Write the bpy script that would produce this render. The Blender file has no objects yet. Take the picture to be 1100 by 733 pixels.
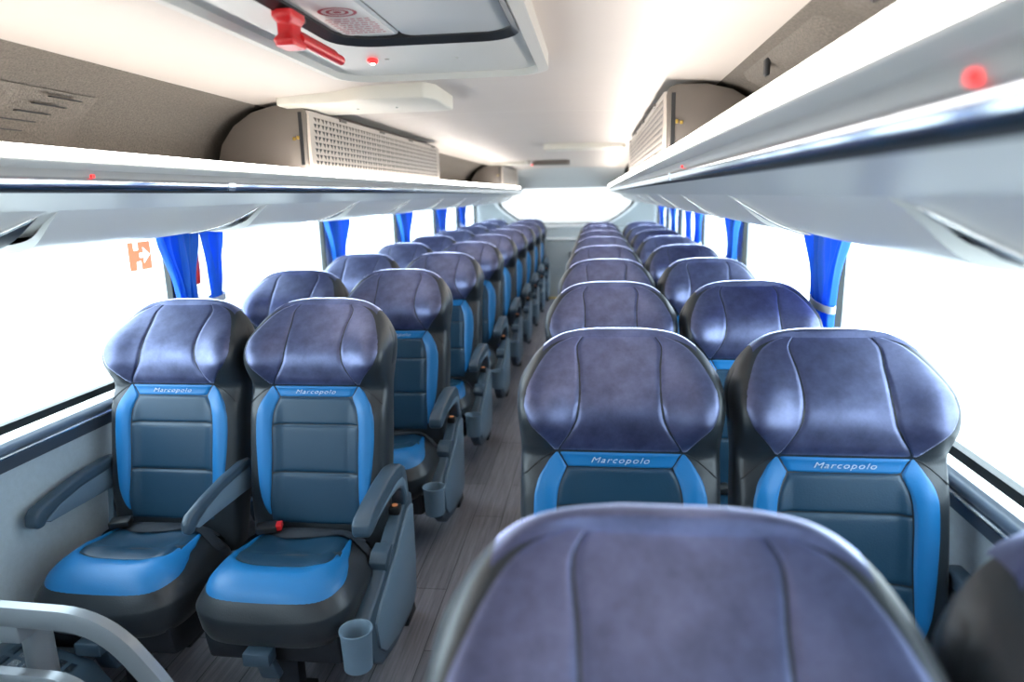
import bpy, bmesh, math, random
from math import sin, cos, pi, sqrt
from mathutils import Matrix, Vector
random.seed(4)
SC = bpy.context.scene
COL = SC.collection

# ------------------------------------------------------------------ materials
def mat(name, col, rough=.5, metal=0., spec=.5, sheen=0., sheen_rough=.35, sheen_tint=(1, 1, 1), bump=0., bscale=200.,
        emit=None, estr=0., mottle=0., mscale=20., coat=0., aniso=None):
    m = bpy.data.materials.new(name); m.use_nodes = True
    nt = m.node_tree; b = nt.nodes['Principled BSDF']
    b.inputs['Base Color'].default_value = (*col, 1)
    b.inputs['Roughness'].default_value = rough
    b.inputs['Metallic'].default_value = metal
    b.inputs['Specular IOR Level'].default_value = spec
    if sheen:
        b.inputs['Sheen Weight'].default_value = sheen
        b.inputs['Sheen Roughness'].default_value = sheen_rough
        b.inputs['Sheen Tint'].default_value = (*sheen_tint, 1)
    if coat:
        b.inputs['Coat Weight'].default_value = coat
        b.inputs['Coat Roughness'].default_value = .1
    if emit:
        b.inputs['Emission Color'].default_value = (*emit, 1)
        b.inputs['Emission Strength'].default_value = estr
    if bump or mottle:
        tc = nt.nodes.new('ShaderNodeTexCoord')
        if bump:
            n = nt.nodes.new('ShaderNodeTexNoise'); n.inputs['Scale'].default_value = bscale; n.inputs['Detail'].default_value = 4
            bp = nt.nodes.new('ShaderNodeBump'); bp.inputs['Strength'].default_value = bump; bp.inputs['Distance'].default_value = .004
            nt.links.new(tc.outputs['Object'], n.inputs['Vector'])
            nt.links.new(n.outputs['Fac'], bp.inputs['Height']); nt.links.new(bp.outputs['Normal'], b.inputs['Normal'])
        if mottle:
            n2 = nt.nodes.new('ShaderNodeTexNoise'); n2.inputs['Scale'].default_value = mscale; n2.inputs['Detail'].default_value = 5
            n2.inputs['Roughness'].default_value = .65
            rp = nt.nodes.new('ShaderNodeMapRange'); rp.inputs['From Min'].default_value = .3; rp.inputs['From Max'].default_value = .7
            rp.inputs['To Min'].default_value = 1 - mottle; rp.inputs['To Max'].default_value = 1 + mottle
            mx = nt.nodes.new('ShaderNodeMix'); mx.data_type = 'RGBA'; mx.blend_type = 'MULTIPLY'; mx.inputs['Factor'].default_value = 1
            mx.inputs['A'].default_value = (*col, 1)
            nt.links.new(tc.outputs['Object'], n2.inputs['Vector']); nt.links.new(n2.outputs['Fac'], rp.inputs['Value'])
            nt.links.new(rp.outputs['Result'], mx.inputs['B']); nt.links.new(mx.outputs['Result'], b.inputs['Base Color'])
    return m

M = {}
M['velvet'] = mat('navy_plush', (.012, .013, .046), .50, spec=.25, coat=0., sheen=0., sheen_rough=.25, sheen_tint=(.80, .84, 1.0), bump=.12, bscale=420, mottle=.22, mscale=26)
M['leather'] = mat('charcoal_leather', (.018, .024, .031), .38, spec=.5, bump=.10, bscale=260, sheen=.12)
M['panel'] = mat('slate_leather', (.010, .047, .092), .38, spec=.5, bump=.10, bscale=260)
M['blue'] = mat('blue_leather', (.009, .175, .45), .40, spec=.5, bump=.08, bscale=260)
M['thread'] = mat('silver_thread', (.62, .70, .80), .45)
M['thread_dark'] = mat('dark_thread', (.008, .010, .013), .6)
M['strap'] = mat('belt_webbing', (.022, .030, .042), .7, bump=.2, bscale=600)
M['plastic'] = mat('slate_plastic', (.048, .082, .120), .38, bump=.04, bscale=500)
M['plastic_light'] = mat('pale_slate_plastic', (.15, .225, .30), .42, bump=.04, bscale=500)
M['black'] = mat('black_plastic', (.012, .013, .015), .45)
M['base'] = mat('dark_base_plastic', (.016, .020, .027), .55)
M['red'] = mat('red_plastic', (.62, .014, .016), .35)
M['redglow'] = mat('red_lamp', (.8, .02, .02), .3, emit=(1, .02, .02), estr=2.2)
M['whiteglow'] = mat('lamp_core', (1, .8, .75), .3, emit=(1, .55, .45), estr=9)
M['amber'] = mat('amber_lamp', (.8, .3, .12), .4, emit=(1, .42, .2), estr=.18)
M['tag'] = mat('white_tag', (.85, .86, .88), .5)
M['ceiling'] = mat('ceiling_panel', (.54, .485, .445), .55, mottle=.02, mscale=3)
M['cream'] = mat('cream_plastic', (.62, .59, .52), .5)
M['hatch'] = mat('hatch_plastic', (.54, .53, .50), .42)
M['lid'] = mat('lid_plastic', (.42, .43, .43), .35)
M['felt'] = mat('grey_felt', (.145, .128, .112), .95, spec=.1, bump=.5, bscale=240, mottle=.30, mscale=190)
M['taupe'] = mat('taupe_panel', (.135, .114, .098), .55)
M['grille'] = mat('grille_plastic', (.52, .45, .39), .5)
M['rack'] = mat('rack_plastic', (.66, .64, .61), .36, spec=.5)
M['rack_lip'] = mat('rack_lip', (.40, .385, .37), .4)
M['service'] = mat('service_panel_plastic', (.80, .78, .75), .30, spec=.5)
M['rail'] = mat('polished_rail', (.50, .53, .58), .10, metal=1.)
M['chrome'] = mat('chrome', (.8, .82, .84), .12, metal=1.)
M['silver'] = mat('brushed_silver', (.72, .75, .78), .25, metal=1.)
M['strip'] = mat('light_strip', (.95, .93, .9), .4, emit=(1, .95, .89), estr=22)
M['wall'] = mat('wall_fabric', (.44, .53, .59), .85, bump=.15, bscale=300, mottle=.05, mscale=60)
M['trim_blue'] = mat('slate_trim', (.105, .145, .205), .35)
M['trim_dark'] = mat('dark_slate_trim', (.055, .072, .10), .4)
M['white'] = mat('white_paint', (.90, .91, .92), .4)
M['pillar'] = mat('pillar_grey', (.50, .52, .53), .5)
M['gasket'] = mat('rubber_gasket', (.022, .026, .025), .5)
M['curtain'] = mat('blue_curtain', (.012, .215, .74), .6, sheen=.4, sheen_tint=(.6, .8, 1))
M['tie'] = mat('curtain_tie', (.52, .56, .64), .5)
M['sign'] = mat('orange_sign', (.80, .20, .06), .5)
M['sign_white'] = mat('white_sign_print', (.85, .85, .85), .5)
M['rearwall'] = mat('rear_panel', (.40, .44, .46), .5)
M['brown'] = mat('brown_panel', (.075, .04, .03), .5)
M['yellow'] = mat('yellow_edge', (.75, .48, .03), .5)
M['label_white'] = mat('label_paper', (.72, .69, .66), .5)
M['label_red'] = mat('label_print', (.42, .03, .05), .5)
M['label_pink'] = mat('label_fine_print', (.60, .30, .30), .5)
M['rail_grey'] = mat('handrail_grey', (.26, .285, .31), .28, metal=.35)
M['brass'] = mat('brass', (.55, .38, .10), .35, metal=1.)
M['concrete'] = mat('pale_concrete', (.74, .73, .70), .9, mottle=.06, mscale=.6)

# plush: overdriven sheen and bluish gloss put top-light highlights into the cloth
nt = M['velvet'].node_tree
out = nt.nodes['Material Output']; pb = nt.nodes['Principled BSDF']
sh_ = nt.nodes.new('ShaderNodeBsdfSheen'); pb.inputs['Specular Tint'].default_value = (.80, .86, 1, 1); sh_.inputs['Color'].default_value = (5.6, 6.0, 8.4, 1); pb.inputs['Coat Roughness'].default_value = .40; tc = nt.nodes.new('ShaderNodeTexCoord'); nz = nt.nodes.new('ShaderNodeTexNoise'); nz.inputs['Scale'].default_value = 13; nz.inputs['Detail'].default_value = 7; nz.inputs['Roughness'].default_value = .72
mr = nt.nodes.new('ShaderNodeMapRange'); mr.inputs['From Min'].default_value = .32; mr.inputs['From Max'].default_value = .68; mr.inputs['To Min'].default_value = .60; mr.inputs['To Max'].default_value = 1.2
gl = nt.nodes.new('ShaderNodeBsdfGlossy'); gl.inputs['Roughness'].default_value = .43
gc = nt.nodes.new('ShaderNodeMix'); gc.data_type = 'RGBA'; gc.blend_type = 'MULTIPLY'; gc.inputs['Factor'].default_value = 1; gc.inputs['A'].default_value = (.115, .130, .212, 1)
nt.links.new(tc.outputs['Object'], nz.inputs['Vector']); nt.links.new(nz.outputs['Fac'], mr.inputs['Value']); nt.links.new(mr.outputs['Result'], gc.inputs['B']); nt.links.new(gc.outputs['Result'], gl.inputs['Color'])
sh_.inputs['Roughness'].default_value = .235
ad0 = nt.nodes.new('ShaderNodeAddShader'); nt.links.new(pb.outputs[0], ad0.inputs[0]); nt.links.new(gl.outputs[0], ad0.inputs[1])
ad = nt.nodes.new('ShaderNodeAddShader')
nt.links.new(ad0.outputs[0], ad.inputs[0]); nt.links.new(sh_.outputs[0], ad.inputs[1]); nt.links.new(ad.outputs[0], out.inputs['Surface'])

# translucent blue cloth
nt = M['curtain'].node_tree
out = nt.nodes['Material Output']; pb = nt.nodes['Principled BSDF']
tr = nt.nodes.new('ShaderNodeBsdfTranslucent'); tr.inputs['Color'].default_value = (.015, .24, .95, 1)
ms = nt.nodes.new('ShaderNodeMixShader'); ms.inputs[0].default_value = .42
nt.links.new(pb.outputs[0], ms.inputs[1]); nt.links.new(tr.outputs[0], ms.inputs[2]); nt.links.new(ms.outputs[0], out.inputs['Surface'])

# light passes through the printed window sticker
for nm_, c_ in (('sign', (.30, .105, .055)), ('sign_white', (.75, .75, .75))):
    nt = M[nm_].node_tree; out = nt.nodes['Material Output']; pb = nt.nodes['Principled BSDF']
    tr = nt.nodes.new('ShaderNodeBsdfTranslucent'); tr.inputs['Color'].default_value = (*c_, 1)
    ms = nt.nodes.new('ShaderNodeMixShader'); ms.inputs[0].default_value = .75
    nt.links.new(pb.outputs[0], ms.inputs[1]); nt.links.new(tr.outputs[0], ms.inputs[2]); nt.links.new(ms.outputs[0], out.inputs['Surface'])

# thin clear glass
def glass(name, tint):
    m = bpy.data.materials.new(name); m.use_nodes = True
    nt = m.node_tree; nt.nodes.clear()
    o = nt.nodes.new('ShaderNodeOutputMaterial'); mx = nt.nodes.new('ShaderNodeMixShader')
    t = nt.nodes.new('ShaderNodeBsdfTransparent'); t.inputs['Color'].default_value = (*tint, 1)
    g = nt.nodes.new('ShaderNodeBsdfGlossy'); g.inputs['Roughness'].default_value = .02
    lw = nt.nodes.new('ShaderNodeLayerWeight'); lw.inputs['Blend'].default_value = .5
    pw_ = nt.nodes.new('ShaderNodeMath'); pw_.operation = 'POWER'; pw_.inputs[1].default_value = 5
    fr = nt.nodes.new('ShaderNodeMath'); fr.operation = 'MULTIPLY_ADD'; fr.inputs[1].default_value = .45; fr.inputs[2].default_value = .025
    nt.links.new(lw.outputs['Facing'], pw_.inputs[0]); nt.links.new(pw_.outputs[0], fr.inputs[0])
    nt.links.new(fr.outputs[0], mx.inputs[0]); nt.links.new(t.outputs[0], mx.inputs[1]); nt.links.new(g.outputs[0], mx.inputs[2])
    nt.links.new(mx.outputs[0], o.inputs['Surface'])
    return m
M['glass'] = glass('window_glass', (.94, .97, .97))
M['rearglass'] = glass('rear_glass', (.20, .19, .178))

# wood plank vinyl floor
def floor_mat():
    m = bpy.data.materials.new('plank_vinyl'); m.use_nodes = True
    nt = m.node_tree; b = nt.nodes['Principled BSDF']; L = nt.links.new
    tc = nt.nodes.new('ShaderNodeTexCoord'); mp = nt.nodes.new('ShaderNodeMapping'); mp.inputs['Rotation'].default_value = (0, 0, pi / 2)
    br = nt.nodes.new('ShaderNodeTexBrick'); br.inputs['Scale'].default_value = 1
    br.inputs['Brick Width'].default_value = .9; br.inputs['Row Height'].default_value = .125
    br.inputs['Mortar Size'].default_value = .0016; br.inputs['Bias'].default_value = 0
    br.inputs['Color1'].default_value = (.165, .160, .185, 1); br.inputs['Color2'].default_value = (.245, .235, .265, 1)
    br.inputs['Mortar'].default_value = (.05, .05, .06, 1); br.offset = .37
    L(tc.outputs['Object'], mp.inputs['Vector']); L(mp.outputs[0], br.inputs['Vector'])
    mp2 = nt.nodes.new('ShaderNodeMapping'); mp2.inputs['Scale'].default_value = (55, 2.2, 1)
    n = nt.nodes.new('ShaderNodeTexNoise'); n.inputs['Scale'].default_value = 1.4; n.inputs['Detail'].default_value = 6; n.inputs['Roughness'].default_value = .7
    L(tc.outputs['Object'], mp2.inputs['Vector']); L(mp2.outputs[0], n.inputs['Vector'])
    rp = nt.nodes.new('ShaderNodeMapRange'); rp.inputs['From Min'].default_value = .3; rp.inputs['From Max'].default_value = .7
    rp.inputs['To Min'].default_value = .62; rp.inputs['To Max'].default_value = 1.35
    L(n.outputs['Fac'], rp.inputs['Value'])
    mx = nt.nodes.new('ShaderNodeMix'); mx.data_type = 'RGBA'; mx.blend_type = 'MULTIPLY'; mx.inputs['Factor'].default_value = 1
    L(br.outputs['Color'], mx.inputs['A']); L(rp.outputs['Result'], mx.inputs['B']); L(mx.outputs['Result'], b.inputs['Base Color'])
    b.inputs['Roughness'].default_value = .42
    return m
M['floor'] = floor_mat()

# ------------------------------------------------------------------ mesh helpers
class G:
    def __init__(s): s.v = []; s.f = []; s.m = []
    def add(s, vs, fs, mi=0):
        o = len(s.v); s.v += [tuple(p) for p in vs]
        for f in fs: s.f.append([i + o for i in f]); s.m.append(mi)
        return s
    def box(s, x0, x1, y0, y1, z0, z1, mi=0):
        return s.add([(x0, y0, z0), (x1, y0, z0), (x1, y1, z0), (x0, y1, z0), (x0, y0, z1), (x1, y0, z1), (x1, y1, z1), (x0, y1, z1)],
                     [(0, 3, 2, 1), (4, 5, 6, 7), (0, 1, 5, 4), (1, 2, 6, 5), (2, 3, 7, 6), (3, 0, 4, 7)], mi)
    def prism(s, poly, axis, a0, a1, mi=0):
        n = len(poly)
        def P(p, a):
            if axis == 'x': return (a, p[0], p[1])
            if axis == 'y': return (p[0], a, p[1])
            return (p[0], p[1], a)
        vs = [P(p, a0) for p in poly] + [P(p, a1) for p in poly]
        fs = [list(range(n))[::-1], list(range(n, 2 * n))] + [[i, (i + 1) % n, n + (i + 1) % n, n + i] for i in range(n)]
        return s.add(vs, fs, mi)
    def loft(s, rings, closed=True, caps=True, mi=0):
        n = len(rings[0]); vs = [p for r in rings for p in r]; fs = []
        for k in range(len(rings) - 1):
            for i in range(n if closed else n - 1):
                j = (i + 1) % n
                fs.append([k * n + i, k * n + j, (k + 1) * n + j, (k + 1) * n + i])
        if caps and closed:
            fs.append(list(range(n))[::-1]); fs.append([(len(rings) - 1) * n + i for i in range(n)])
        return s.add(vs, fs, mi)
    def grid(s, rows, mi=0): return s.loft(rows, closed=False, caps=False, mi=mi)
    def tube(s, path, r, n=12, mi=0, flat=1.0):
        P = [Vector(p) for p in path]; rings = []
        up = Vector((0, 0, 1))
        for i, p in enumerate(P):
            t = (P[min(i + 1, len(P) - 1)] - P[max(i - 1, 0)]).normalized()
            a = t.cross(up)
            if a.length < .05: a = t.cross(Vector((0, 1, 0)))
            a.normalize(); b = a.cross(t).normalized()
            rr = r[i] if isinstance(r, (list, tuple)) else r
            rings.append([tuple(p + a * (cos(2 * pi * k / n) * rr * flat) + b * (sin(2 * pi * k / n) * rr)) for k in range(n)])
        return s.loft(rings, mi=mi)
    def lathe(s, prof, c, n=28, mi=0, axis='z'):
        rings = []
        for (r, h) in prof:
            rg = []
            for k in range(n):
                a = 2 * pi * k / n
                if axis == 'z': rg.append((c[0] + r * cos(a), c[1] + r * sin(a), c[2] + h))
                elif axis == 'x': rg.append((c[0] + h, c[1] + r * cos(a), c[2] + r * sin(a)))
                else: rg.append((c[0] + r * cos(a), c[1] + h, c[2] + r * sin(a)))
            rings.append(rg)
        return s.loft(rings, mi=mi)
    def build(s, name, mats, parent=None, smooth=40, bevel=0, seg=2, mirror=False, recalc=True):
        if not isinstance(mats, (list, tuple)): mats = [mats]
        vs = [(-x, y, z) for x, y, z in s.v] if mirror else s.v
        me = bpy.data.meshes.new(name); me.from_pydata(vs, [], s.f); 
        for i, p in enumerate(me.polygons): p.material_index = s.m[i]
        bm = bmesh.new(); bm.from_mesh(me)
        bmesh.ops.remove_doubles(bm, verts=bm.verts, dist=1e-6)
        if recalc: bmesh.ops.recalc_face_normals(bm, faces=bm.faces)
        elif mirror: bmesh.ops.reverse_faces(bm, faces=bm.faces)
        if bevel:
            es = [e for e in bm.edges if len(e.link_faces) == 2 and e.calc_face_angle(0) > math.radians(32)]
            bmesh.ops.bevel(bm, geom=es, offset=bevel, segments=seg, affect='EDGES', profile=.5, clamp_overlap=True)
        bm.to_mesh(me); bm.free()
        for m in mats: me.materials.append(m)
        if smooth:
            me.polygons.foreach_set('use_smooth', [True] * len(me.polygons)); me.set_sharp_from_angle(angle=math.radians(smooth))
        o = bpy.data.objects.new(name, me); COL.objects.link(o)
        if parent is not None: o.parent = parent
        return o

def tag(o, label=None, cat=None, group=None, kind=None):
    if label: o['label'] = label
    if cat: o['category'] = cat
    if group: o['group'] = group
    if kind: o['kind'] = kind
    return o
def empty(name, loc=(0, 0, 0)):
    o = bpy.data.objects.new(name, None); o.location = loc; o.empty_display_size = .05; COL.objects.link(o); return o
def struct(o): o['kind'] = 'structure'; return o
def copy_tree(o, parent=None):
    c = o.copy(); COL.objects.link(c)
    if parent is not None: c.parent = parent
    for ch in list(o.children): copy_tree(ch, c)
    return c
def interp(tab, x):
    if x <= tab[0][0]: return tab[0][1]
    for (a, b), (c, d) in zip(tab, tab[1:]):
        if x <= c: return b + (d - b) * (x - a) / (c - a)
    return tab[-1][1]
def spline(tab, x):            # monotone-ish cubic (Catmull) through the table
    n = len(tab)
    if x <= tab[0][0]: return tab[0][1]
    if x >= tab[-1][0]: return tab[-1][1]
    for i in range(n - 1):
        x0, y0 = tab[i]; x1, y1 = tab[i + 1]
        if x <= x1:
            def sl(k):
                if k <= 0: return (tab[1][1] - tab[0][1]) / (tab[1][0] - tab[0][0])
                if k >= n - 1: return (tab[-1][1] - tab[-2][1]) / (tab[-1][0] - tab[-2][0])
                a = (tab[k][1] - tab[k - 1][1]) / (tab[k][0] - tab[k - 1][0]); b = (tab[k + 1][1] - tab[k][1]) / (tab[k + 1][0] - tab[k][0])
                return 0 if a * b <= 0 else 2 * a * b / (a + b)
            h = x1 - x0; t = (x - x0) / h
            return ((2 * t**3 - 3 * t**2 + 1) * y0 + (t**3 - 2 * t**2 + t) * h * sl(i) + (-2 * t**3 + 3 * t**2) * y1 + (t**3 - t**2) * h * sl(i + 1))
def sstep(a, b, x):
    t = max(0., min(1., (x - a) / (b - a))); return t * t * (3 - 2 * t)
def lin(a, b, n): return [a + (b - a) * i / (n - 1) for i in range(n)]

# ------------------------------------------------------------------ camera (solved from the photo's perspective)
CAMX, CAMZ = .392, 1.36
F, VX, VY, ROLL = 733., 639., 207.8, -.003
ax = Vector((VX - 550, 366.5 - VY, F)).normalized()
u0 = Vector((-sin(ROLL), cos(ROLL), 0))
rt = u0.cross(ax).normalized(); rt = -rt if rt[0] < 0 else rt
up = ax.cross(rt).normalized(); up = -up if up[1] < 0 else up
cam = bpy.data.cameras.new('camera'); co = bpy.data.objects.new('camera', cam); COL.objects.link(co); SC.camera = co
cxv = Vector((rt[0], ax[0], up[0])); cyv = Vector((rt[1], ax[1], up[1])); czv = -Vector((rt[2], ax[2], up[2]))
mw = Matrix((cxv, cyv, czv)).transposed().to_4x4(); mw.translation = (CAMX, 0, CAMZ); co.matrix_world = mw
cam.sensor_width = 36; cam.lens = F / 1100 * 36; cam.clip_start = .02; cam.clip_end = 200
cam.dof.use_dof = True; cam.dof.focus_distance = 1.8; cam.dof.aperture_fstop = 2.4

# ================================================================== THE SEAT
T_HW = [(.30, .206), (.42, .214), (.55, .219), (.68, .221), (.76, .220), (.81, .2195), (.85, .222), (.89, .226), (.925, .2285), (.95, .225), (.975, .214),
        (1.0, .199), (1.02, .182), (1.04, .157), (1.052, .128), (1.060, .09), (1.064, .05)]
T_HD = [(.30, .050), (.45, .056), (.70, .058), (.80, .060), (.85, .078), (.89, .083), (.92, .081), (.95, .073), (.98, .058), (1.005, .042), (1.03, .025), (1.048, .013), (1.058, .007), (1.064, .003)]
HD0 = .062
def hw(z): return spline(T_HW, z)
def hd(z): return spline(T_HD, z)
def yc(z): return -(1.06 - z) * .2126 + HD0 + .030 * sstep(.90, 1.06, z)
def disp(x, z):
    a = abs(x)
    wing = sstep(.085, .185, a) * sstep(.80, .90, z) * (1 - sstep(.95, 1.05, z))
    head = 1.5 * sstep(.810, .955, z) * (1 - sstep(.960, 1.060, z)) * (1 - .45 * sstep(.08, .19, a))
    bol = sstep(.10, .165, a) * (1 - sstep(.74, .82, z)) * sstep(.34, .5, z)
    return -.036 * wing - .010 * head - .022 * bol
def front(x, z):
    h = hw(z); q = min(.9999, abs(x) / h); c = q * q; s_ = sqrt(max(0, 1 - c * c))
    w = min(1, 2 * s_)
    return yc(z) - hd(z) * sqrt(s_) + disp(x, z) * w
def shell_mesh():
    g = G(); N = 72
    zs = lin(.30, .78, 14) + lin(.80, .98, 13) + [.99, 1.0, 1.01, 1.02, 1.03, 1.04, 1.047, 1.052, 1.057, 1.0605, 1.0628, 1.064]
    rings = []
    for z in zs:
        r = []
        for k in range(N):
            th = 2 * pi * k / N; c, s_ = cos(th), sin(th)
            x = hw(z) * math.copysign(sqrt(abs(c)), c); y = yc(z) + hd(z) * math.copysign(sqrt(abs(s_)), s_)
            if s_ < 0: y += disp(x, z) * min(1, -2 * s_)
            r.append((x, y, z))
        rings.append(r)
    g.loft(rings); return g
def patch(g, zs, xl, xr, n=16, lift=.007, sink=.005, pw=2.6, mi=0, ez=True, top=False):
    rows = []
    m = len(zs)
    for i, z in enumerate(zs):
        t = i / (m - 1); t = min(t, .5) if top else t; ft = 1 - abs(2 * t - 1) ** (pw * 2) if ez else 1
        r = []
        for k in range(n + 1):
            s_ = k / n; fs = 1 - abs(2 * s_ - 1) ** (pw * 2)
            x = xl(z) + (xr(z) - xl(z)) * s_
            o = -sink + (lift + sink) * (max(0, fs) * max(0, ft)) ** .5
            r.append((x, front(x, z) - o, z))
        rows.append(r)
    g.grid(rows, mi); return g
XS = [(.818, .1365), (.84, .124), (.865, .108), (.90, .092), (.95, .086), (.99, .088), (1.03, .095), (1.056, .078)]
XO = [(.818, .137), (.84, .152), (.865, .172), (.895, .196), (.93, .207), (.96, .202), (.99, .187), (1.02, .163), (1.04, .133), (1.056, .082)]
BO = [(.42, .140), (.46, .158), (.52, .174), (.60, .183), (.68, .187), (.72, .186), (.757, .177), (.79, .159), (.818, .137)]
BI = [(.42, .139), (.46, .140), (.52, .137), (.60, .135), (.68, .136), (.72, .134), (.75, .128), (.783, .113)]
def headrest_mesh():
    g = G(); zs = lin(.820, 1.057, 40)
    xs = lambda z: spline(XS, z); xo = lambda z: max(xs(z) + .0005, spline(XO, z))
    patch(g, zs, lambda z: -xs(z), xs, 30, .0035, .0015, 12, top=True)
    patch(g, zs, lambda z: -xo(z), lambda z: -xs(z), 18, .0045, .002, 9, top=True)
    patch(g, zs, xs, xo, 18, .0045, .002, 9, top=True)
    # plush carried over the crown
    def zt(x):
        lo, hi = .95, 1.064
        for _ in range(30):
            m_ = (lo + hi) / 2
            if hw(m_) >= abs(x): lo = m_
            else: hi = m_
        return lo
    rows = []
    for i in range(41):
        x = -.172 + .344 * i / 40; z = zt(x); e = sstep(0, .05, .172 - abs(x)); c = yc(z)
        fz = min(1.050, z - .008)
        rows.append([(x, front(x, fz) - .0036 * e, fz), (x, front(x, fz) * .6 + c * .4 - .004, z - .002 + .002 * e), (x, c - .012, z + .0025 * e), (x, c + .008, z + .003 * e), (x, c + .026, z - .006)])
    g.grid(rows)
    return g
def trim_mesh():
    g = G(); zs = lin(.425, .818, 48)
    bo = lambda z: spline(BO, z)
    bi = lambda z: spline(BI, z) if z < .783 else .113 + (z - .783) / .035 * .022
    patch(g, zs, lambda z: -bo(z), lambda z: -bi(z), 14, .0045, .0015, 8)
    patch(g, zs, bi, bo, 14, .0045, .0015, 8)
    patch(g, lin(.783, .818, 10), lambda z: -bi(z), bi, 30, .0045, .0015, 10)
    return g
def backpanel_mesh():
    g = G(); bi = lambda z: spline(BI, z)
    for a, b, n in ((.40, .555, 16), (.555, .700, 16), (.700, .783, 12)):
        patch(g, lin(a, b, n * 2), lambda z: -bi(z), bi, 40, .0055, .0015, 7)
    return g
def lettering_mesh():
    cu = bpy.data.curves.new('lettering', 'FONT'); cu.body = 'Marcopolo'; cu.size = .0225; cu.align_x = 'CENTER'; cu.align_y = 'CENTER'
    cu.shear = .35; cu.space_character = 1.15; cu.extrude = .0006; cu.offset = -.0003; cu.resolution_u = 3
    to = bpy.data.objects.new('tmp', cu); COL.objects.link(to)
    dg = bpy.context.evaluated_depsgraph_get(); me = bpy.data.meshes.new_from_object(to.evaluated_get(dg))
    bpy.data.objects.remove(to); bpy.data.curves.remove(cu)
    for v in me.vertices:
        x, z = v.co.x * 1.12, v.co.y * .80 + .8005
        v.co = (x, front(x, z) - .0058 - v.co.z, z)
    me.name = 'lettering'; me.materials.append(M['thread']); return me

# cushion
CX, CY, HX, HY = 0, -.318, .217, .202
def rr(x, y): return (abs(x / HX) ** 4 + abs((y - CY) / HY) ** 4) ** .25
def ztop(x, y):
    r = rr(x, y); t = max(0, (r - .50) / .5); fr = max(0, (CY - y) / HY)
    return .415 - .035 * sstep(.0, -1.0, 0) - .085 * t ** 2.6 - .012 * (1 - fr) * (1 if y > CY else 0) - .03 * max(0, fr - .35) ** 1.6 * (1 - min(1, abs(x) / HX) ** 2) - .012 * (1 - sstep(.3, .6, r))
def sup(th, r, hx=HX, hy=HY, cy=CY):
    c, s_ = cos(th), sin(th)
    return (r * hx * math.copysign(sqrt(abs(c)), c), cy + r * hy * math.copysign(sqrt(abs(s_)), s_))
def cushion_mesh():
    g = G(); N = 64; rings = []
    for z, k in ((.235, .86), (.245, .92), (.27, .965), (.30, .985)):
        rings.append([(*sup(2 * pi * i / N, k), z) for i in range(N)])
    for r in (1.0, .985, .96, .93, .88, .8, .7, .58, .45, .3, .15, .02):
        rings.append([(*sup(2 * pi * i / N, r), ztop(*sup(2 * pi * i / N, r))) for i in range(N)])
    g.loft(rings); return g
TH0, TH1 = math.radians(180 - 52), math.radians(360 + 52)
def inner(th):
    c, s_ = cos(th), sin(th); e = .32
    x = .138 * math.copysign(abs(c) ** e, c); y = -.282 + .104 * math.copysign(abs(s_) ** e, s_)
    return x, y
def outer_c(th):
    c, s_ = cos(th), sin(th); e = .46
    x = .190 * math.copysign(abs(c) ** e, c); y = -.318 + .180 * math.copysign(abs(s_) ** e, s_)
    return x * (.76 + .24 * (1 - sstep(-.42, -.19, y))), y
def cushion_trim_mesh():
    g = G(); rows = []; n = 70; m = 12
    for i in range(n + 1):
        u = i / n; th = TH0 + (TH1 - TH0) * u; e = min(u, 1 - u)
        a = Vector(inner(th)); b = Vector(outer_c(th)); w = sstep(0, .16, e); b = a + (b - a) * (.25 + .75 * w)
        fe = sstep(0, .02, e); r = []
        for k in range(m + 1):
            s_ = k / m; p = a + (b - a) * s_; f = sqrt(max(0, 1 - abs(2 * s_ - 1) ** 12)) * fe
            r.append((p.x, p.y, ztop(p.x, p.y) - .002 + .007 * f))
        rows.append(r)
    g.grid(rows); return g
def cushion_panel_mesh():
    g = G(); N = 48; rings = []
    for r in (.985, .95, .88, .75, .55, .3, .02):
        rg = []
        for i in range(N):
            x, y = inner(2 * pi * i / N); x *= r; y = -.278 + (y + .278) * r
            f = sqrt(max(0, 1 - r ** 8)); rg.append((x, y, ztop(x, y) - .002 + .007 * f))
        rings.append(rg)
    g.loft(rings, caps=False)
    n = len(g.v); g.f.append([n - N + i for i in range(N)]); g.m.append(0); return g
def belt_mesh():
    g = G(); rows = []
    for i in range(33):
        x = -.20 + .40 * i / 32; r = []
        for k in range(5):
            y = -.205 + .020 * sin(i * .35) * .5 + (k - 2) * .0115
            z = max(ztop(x, y), ztop(x, y)) + .012 + .003 * sin(i * .55)
            r.append((x, y, z))
        rows.append(r)
    top = rows; g.grid(top); g.grid([[(x, y, z - .003) for x, y, z in r] for r in top]); 
    # webbing's folded rear flap on the cushion's back edge
    g.grid([[(x, y, ztop(x, y) + .010 + .006 * sin(pi * k / 5)) for k in range(6) for y in (-.182 + .010 * k,)] for x in lin(-.17, .17, 20)])
    return g

def arm_profile_open():   # aisle armrest, hooked down into the side panel
    return [(-.375, .492), (-.385, .505), (-.383, .532), (-.365, .545), (-.30, .560), (-.20, .575), (-.11, .580), (-.06, .573), (-.025, .552), (-.005, .515), (.002, .46), (0, .425),
            (-.045, .425), (-.047, .455), (-.060, .487), (-.085, .503), (-.14, .510), (-.22, .512), (-.30, .503), (-.345, .492)]
def arm_profile_plain():
    return [(-.395, .490), (-.405, .503), (-.402, .530), (-.385, .545), (-.31, .562), (-.20, .578), (-.10, .583), (-.05, .580), (-.05, .548), (-.12, .548), (-.22, .542), (-.31, .525), (-.355, .508), (-.375, .490)]
def arm_side_profile():
    return [(-.365, .500), (-.30, .528), (-.20, .546), (-.10, .552), (-.05, .552), (-.05, .478), (-.12, .482), (-.20, .484), (-.28, .487), (-.345, .488)]

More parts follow.
